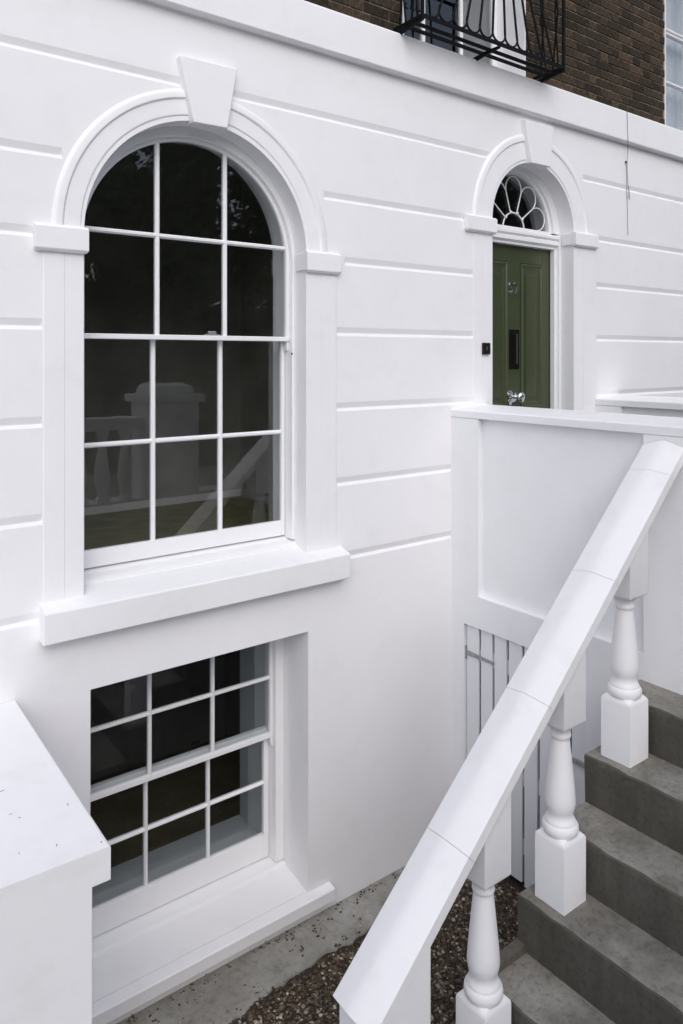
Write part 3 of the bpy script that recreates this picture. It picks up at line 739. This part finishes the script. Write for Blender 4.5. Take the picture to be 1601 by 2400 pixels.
def baluster_mesh():
    H = .0815; n = 32; mb = MB()
    # block and turned shaft as one lofted solid
    rings = [(sq(H), -.004), (sq(H), .292), (sq(H-.004), .302), ([(a[0]*.86+b[0]*.14, a[1]*.86+b[1]*.14) for a, b in zip(sq(H-.012), circ(.075))], .313)]
    prof = [(.078,.318), (.0815,.326), (.083,.338), (.0815,.350), (.076,.360), (.071,.364), (.0705,.370), (.067,.378), (.0615,.386), (.0585,.398), (.0585,.410), (.062,.420), (.0655,.432),
            (.0685,.446), (.0695,.462), (.0685,.48), (.0655,.52), (.0605,.57), (.0545,.63), (.0485,.69), (.0435,.735), (.0415,.748), (.0425,.752), (.0475,.757), (.0490,.764), (.0475,.772), (.0465,.776), (.0475,.786), (.051,.797), (.056,.806)]
    rings += [(circ(r), z) for r, z in prof]
    rings += [([(a[0]*.5+b[0]*.5, a[1]*.5+b[1]*.5) for a, b in zip(sq(H-.012), circ(.066))], .815), (sq(H-.004), .824), (sq(H), .834)]
    R3 = [[(p[0], p[1], z) for p in ring] for ring, z in rings]
    ztop = lambda x: 0
    R3.append(None)
    return mb, R3, H
mb, R3, H = baluster_mesh()
bx_ = [3.4285, 2.9065, 2.3845]; bz_ = [T1Z, T1Z-2*RISE, T1Z-4*RISE]
topz = lambda dx: under(bx_[0]+dx) + .004 - bz_[0]
R3[-1] = [(p[0], p[1], topz(p[0])) for p in sq(H)]
mb.loft(R3); bme = mb.mesh('baluster'); bme.materials.append(M['stucco'])
for x, z in zip(bx_, bz_):
    o = link('baluster', bme, None, blu, 38); o.location = (x, yc, z); fix(o)

# ------------------------------------------------------------------ neighbour's landing at the lower left
nb = empty('landing_wall', 'white flat topped wall with overhanging slab left of the basement window', 'wall', (.2, -.65, GZ))
mb = MB().loft([[(-1.3, y, GZ-.05), (.822, y, GZ-.05), (.822, y, -1.733), (xe, y, -1.733), (xe, y, -1.625), (xe-.006, y, -1.621), (-1.3, y, -1.598)] for y, xe in ((-1.307, .884), (-.003, .900))])
fix(mb.build('wall_body', M['sillw'], nb))
rng = random.Random(9); mb = MB()
for (x, y, a) in ((.60,-.79,.2), (.67,-.76,.1), (.66,-.93,.1), (.68,-.97,0), (.84,-.99,1.2), (.63,-1.17,1.3), (.74,-1.20,1.2), (.865,-1.27,1.0), (.58,-1.02,.6)):
    s = rng.uniform(.001, .002); l = rng.uniform(.003, .008); c, s2 = math.cos(a), math.sin(a); z = -1.622 + (.884-x)*.0101
    mb.loft([[(x+c*u-s2*v, y+s2*u+c*v, zz) for u, v in ((-l,-s),(l,-s),(l,s),(-l,s))] for zz in (z, z+.0025)])
tag(fix(mb.build('paint_chips', M['concrete'], nb)), kind='stuff')

# ------------------------------------------------------------------ street boundary behind the camera (seen mirrored in the window)
bo = empty('boundary_balustrade', 'white street balustrade with squat balusters seen mirrored in the arched window', 'balustrade', (2, -4.5, GZ))
fix(MB().box(-5, 12, -4.72, -4.42, GZ-.1, -1.70).build('plinth', M['stucco'], bo))
fix(MB().box(-2, 3.50, -4.66, -4.40, -.86, -.72).build('coping', M['sillw'], bo, None, .01))
bb = MB().lathe([(.075,0),(.075,.06),(.055,.08),(.07,.16),(.095,.26),(.085,.36),(.055,.55),(.04,.68),(.055,.72),(.055,.76),(.075,.78),(.075,.84)], (0,0,0), 20).mesh('baluster'); bb.materials.append(M['stucco'])
for i in range(14):
    o = link('baluster', bb, None, bo, 40); o.location = (3.32 - .27*i, -4.53, -1.70); fix(o)
pr = empty('gate_pier', 'white square gate pier with moulded cap seen mirrored in the arched window', 'pier', (3.84, -4.5, GZ))
fix(MB().box(3.52, 4.14, -4.83, -4.22, GZ, -.56).build('shaft', M['stucco'], pr, None, .008))
mb = MB().box(3.46, 4.20, -4.89, -4.16, -.5595, -.46); fix(mb.build('cap', M['sillw'], pr, None, .02))
mb = MB().loft([[(3.56,-4.79,-.4605),(4.10,-4.79,-.4605),(4.10,-4.26,-.4605),(3.56,-4.26,-.4605)], [(3.58,-4.77,-.36),(4.08,-4.77,-.36),(4.08,-4.28,-.36),(3.58,-4.28,-.36)], [(3.66,-4.69,-.33),(4.0,-4.69,-.33),(4.0,-4.36,-.33),(3.66,-4.36,-.33)]])
fix(mb.build('cap_block', M['sillw'], pr, None, .01))

# ------------------------------------------------------------------ street trees opposite (mirrored in the windows)
def tree(x, y, h, r, seed, label):
    rg = random.Random(seed); g0 = -2.07
    t = empty('street_tree', label, 'tree', (x, y, g0), group='trees across the street')
    mb = MB(); mb.tube([(x, y, g0-.1), (x+rg.uniform(-.2,.2), y, g0+h*.3), (x+rg.uniform(-.4,.4), y+rg.uniform(-.3,.3), g0+h*.62)], .26, 10, .12)
    for k in range(7):
        a = rg.uniform(0, 6.28); z0 = g0 + h*rg.uniform(.25, .5); l = r*rg.uniform(.5, .8)
        mb.tube([(x, y, z0), (x+math.cos(a)*l*.5, y+math.sin(a)*l*.5, z0+h*.12), (x+math.cos(a)*l, y+math.sin(a)*l, z0+h*.2)], .09, 7, .03)
    fix(mb.build('trunk', M['bark'], t, 60))
    mb = MB(); cz = g0 + h*.58
    cl = []
    for k in range(46):
        a = rg.uniform(0, 6.28); u = rg.uniform(-1, 1); q = rg.random()**.4
        cl.append((x + r*.8*q*math.sqrt(1-u*u)*math.cos(a), y + r*.8*q*math.sqrt(1-u*u)*math.sin(a), cz + u*q*h*.40, rg.uniform(.55, 1.05)))
    for (a_, b_, c_, s) in cl:
        for j in range(200):
            d = Vector((rg.gauss(0,1), rg.gauss(0,1), rg.gauss(0,1))).normalized() * s * rg.random()**.45
            p = Vector((a_, b_, c_)) + d; q = Vector((rg.uniform(-1,1), rg.uniform(-1,1), rg.uniform(-1,1))).normalized()
            e1 = q.orthogonal().normalized(); e2 = q.cross(e1); w_ = rg.uniform(.09, .17)
            mb.add([p - e1*w_, p + e2*w_*.55, p + e1*w_, p - e2*w_*.55], [(0,1,2,3)])
    fix(mb.build('crown', M['leaf'], t))
for i, (x, y, h, r) in enumerate(((-3, -15, 7.6, 3.0), (2.2, -14.5, 8.0, 3.5), (6.6, -14, 8.6, 3.5), (10.6, -14.6, 8.9, 3.5), (8.8, -18.8, 9.6, 3.2), (15, -14.2, 10.6, 3.5), (20, -15, 12.4, 4.0), (26, -15.5, 12.6, 4.0), (32, -16, 12.4, 4.0))):
    tree(x, y, h, r, 40+i, 'leafy street tree across the road seen only as a dark reflection')
# clipped hedge closing the view below the crowns
rg = random.Random(77); mb = MB(); mb.box(-14, 44, -18.4, -17.2, -2.07, 1.6)
for i in range(16000):
    p = Vector((rg.uniform(-14, 44), -17.2 + rg.uniform(-.1, .25), rg.uniform(-2.0, 2.1))); q = Vector((rg.uniform(-1,1), rg.uniform(-1,1), rg.uniform(-1,1))).normalized()
    e1 = q.orthogonal().normalized(); e2 = q.cross(e1); w_ = rg.uniform(.08, .16)
    mb.add([p - e1*w_, p + e2*w_*.55, p + e1*w_, p - e2*w_*.55], [(0,1,2,3)])
tag(mb.build('hedge', M['leaf']), 'tall dark hedge behind the street trees across the road', 'hedge', kind='stuff')
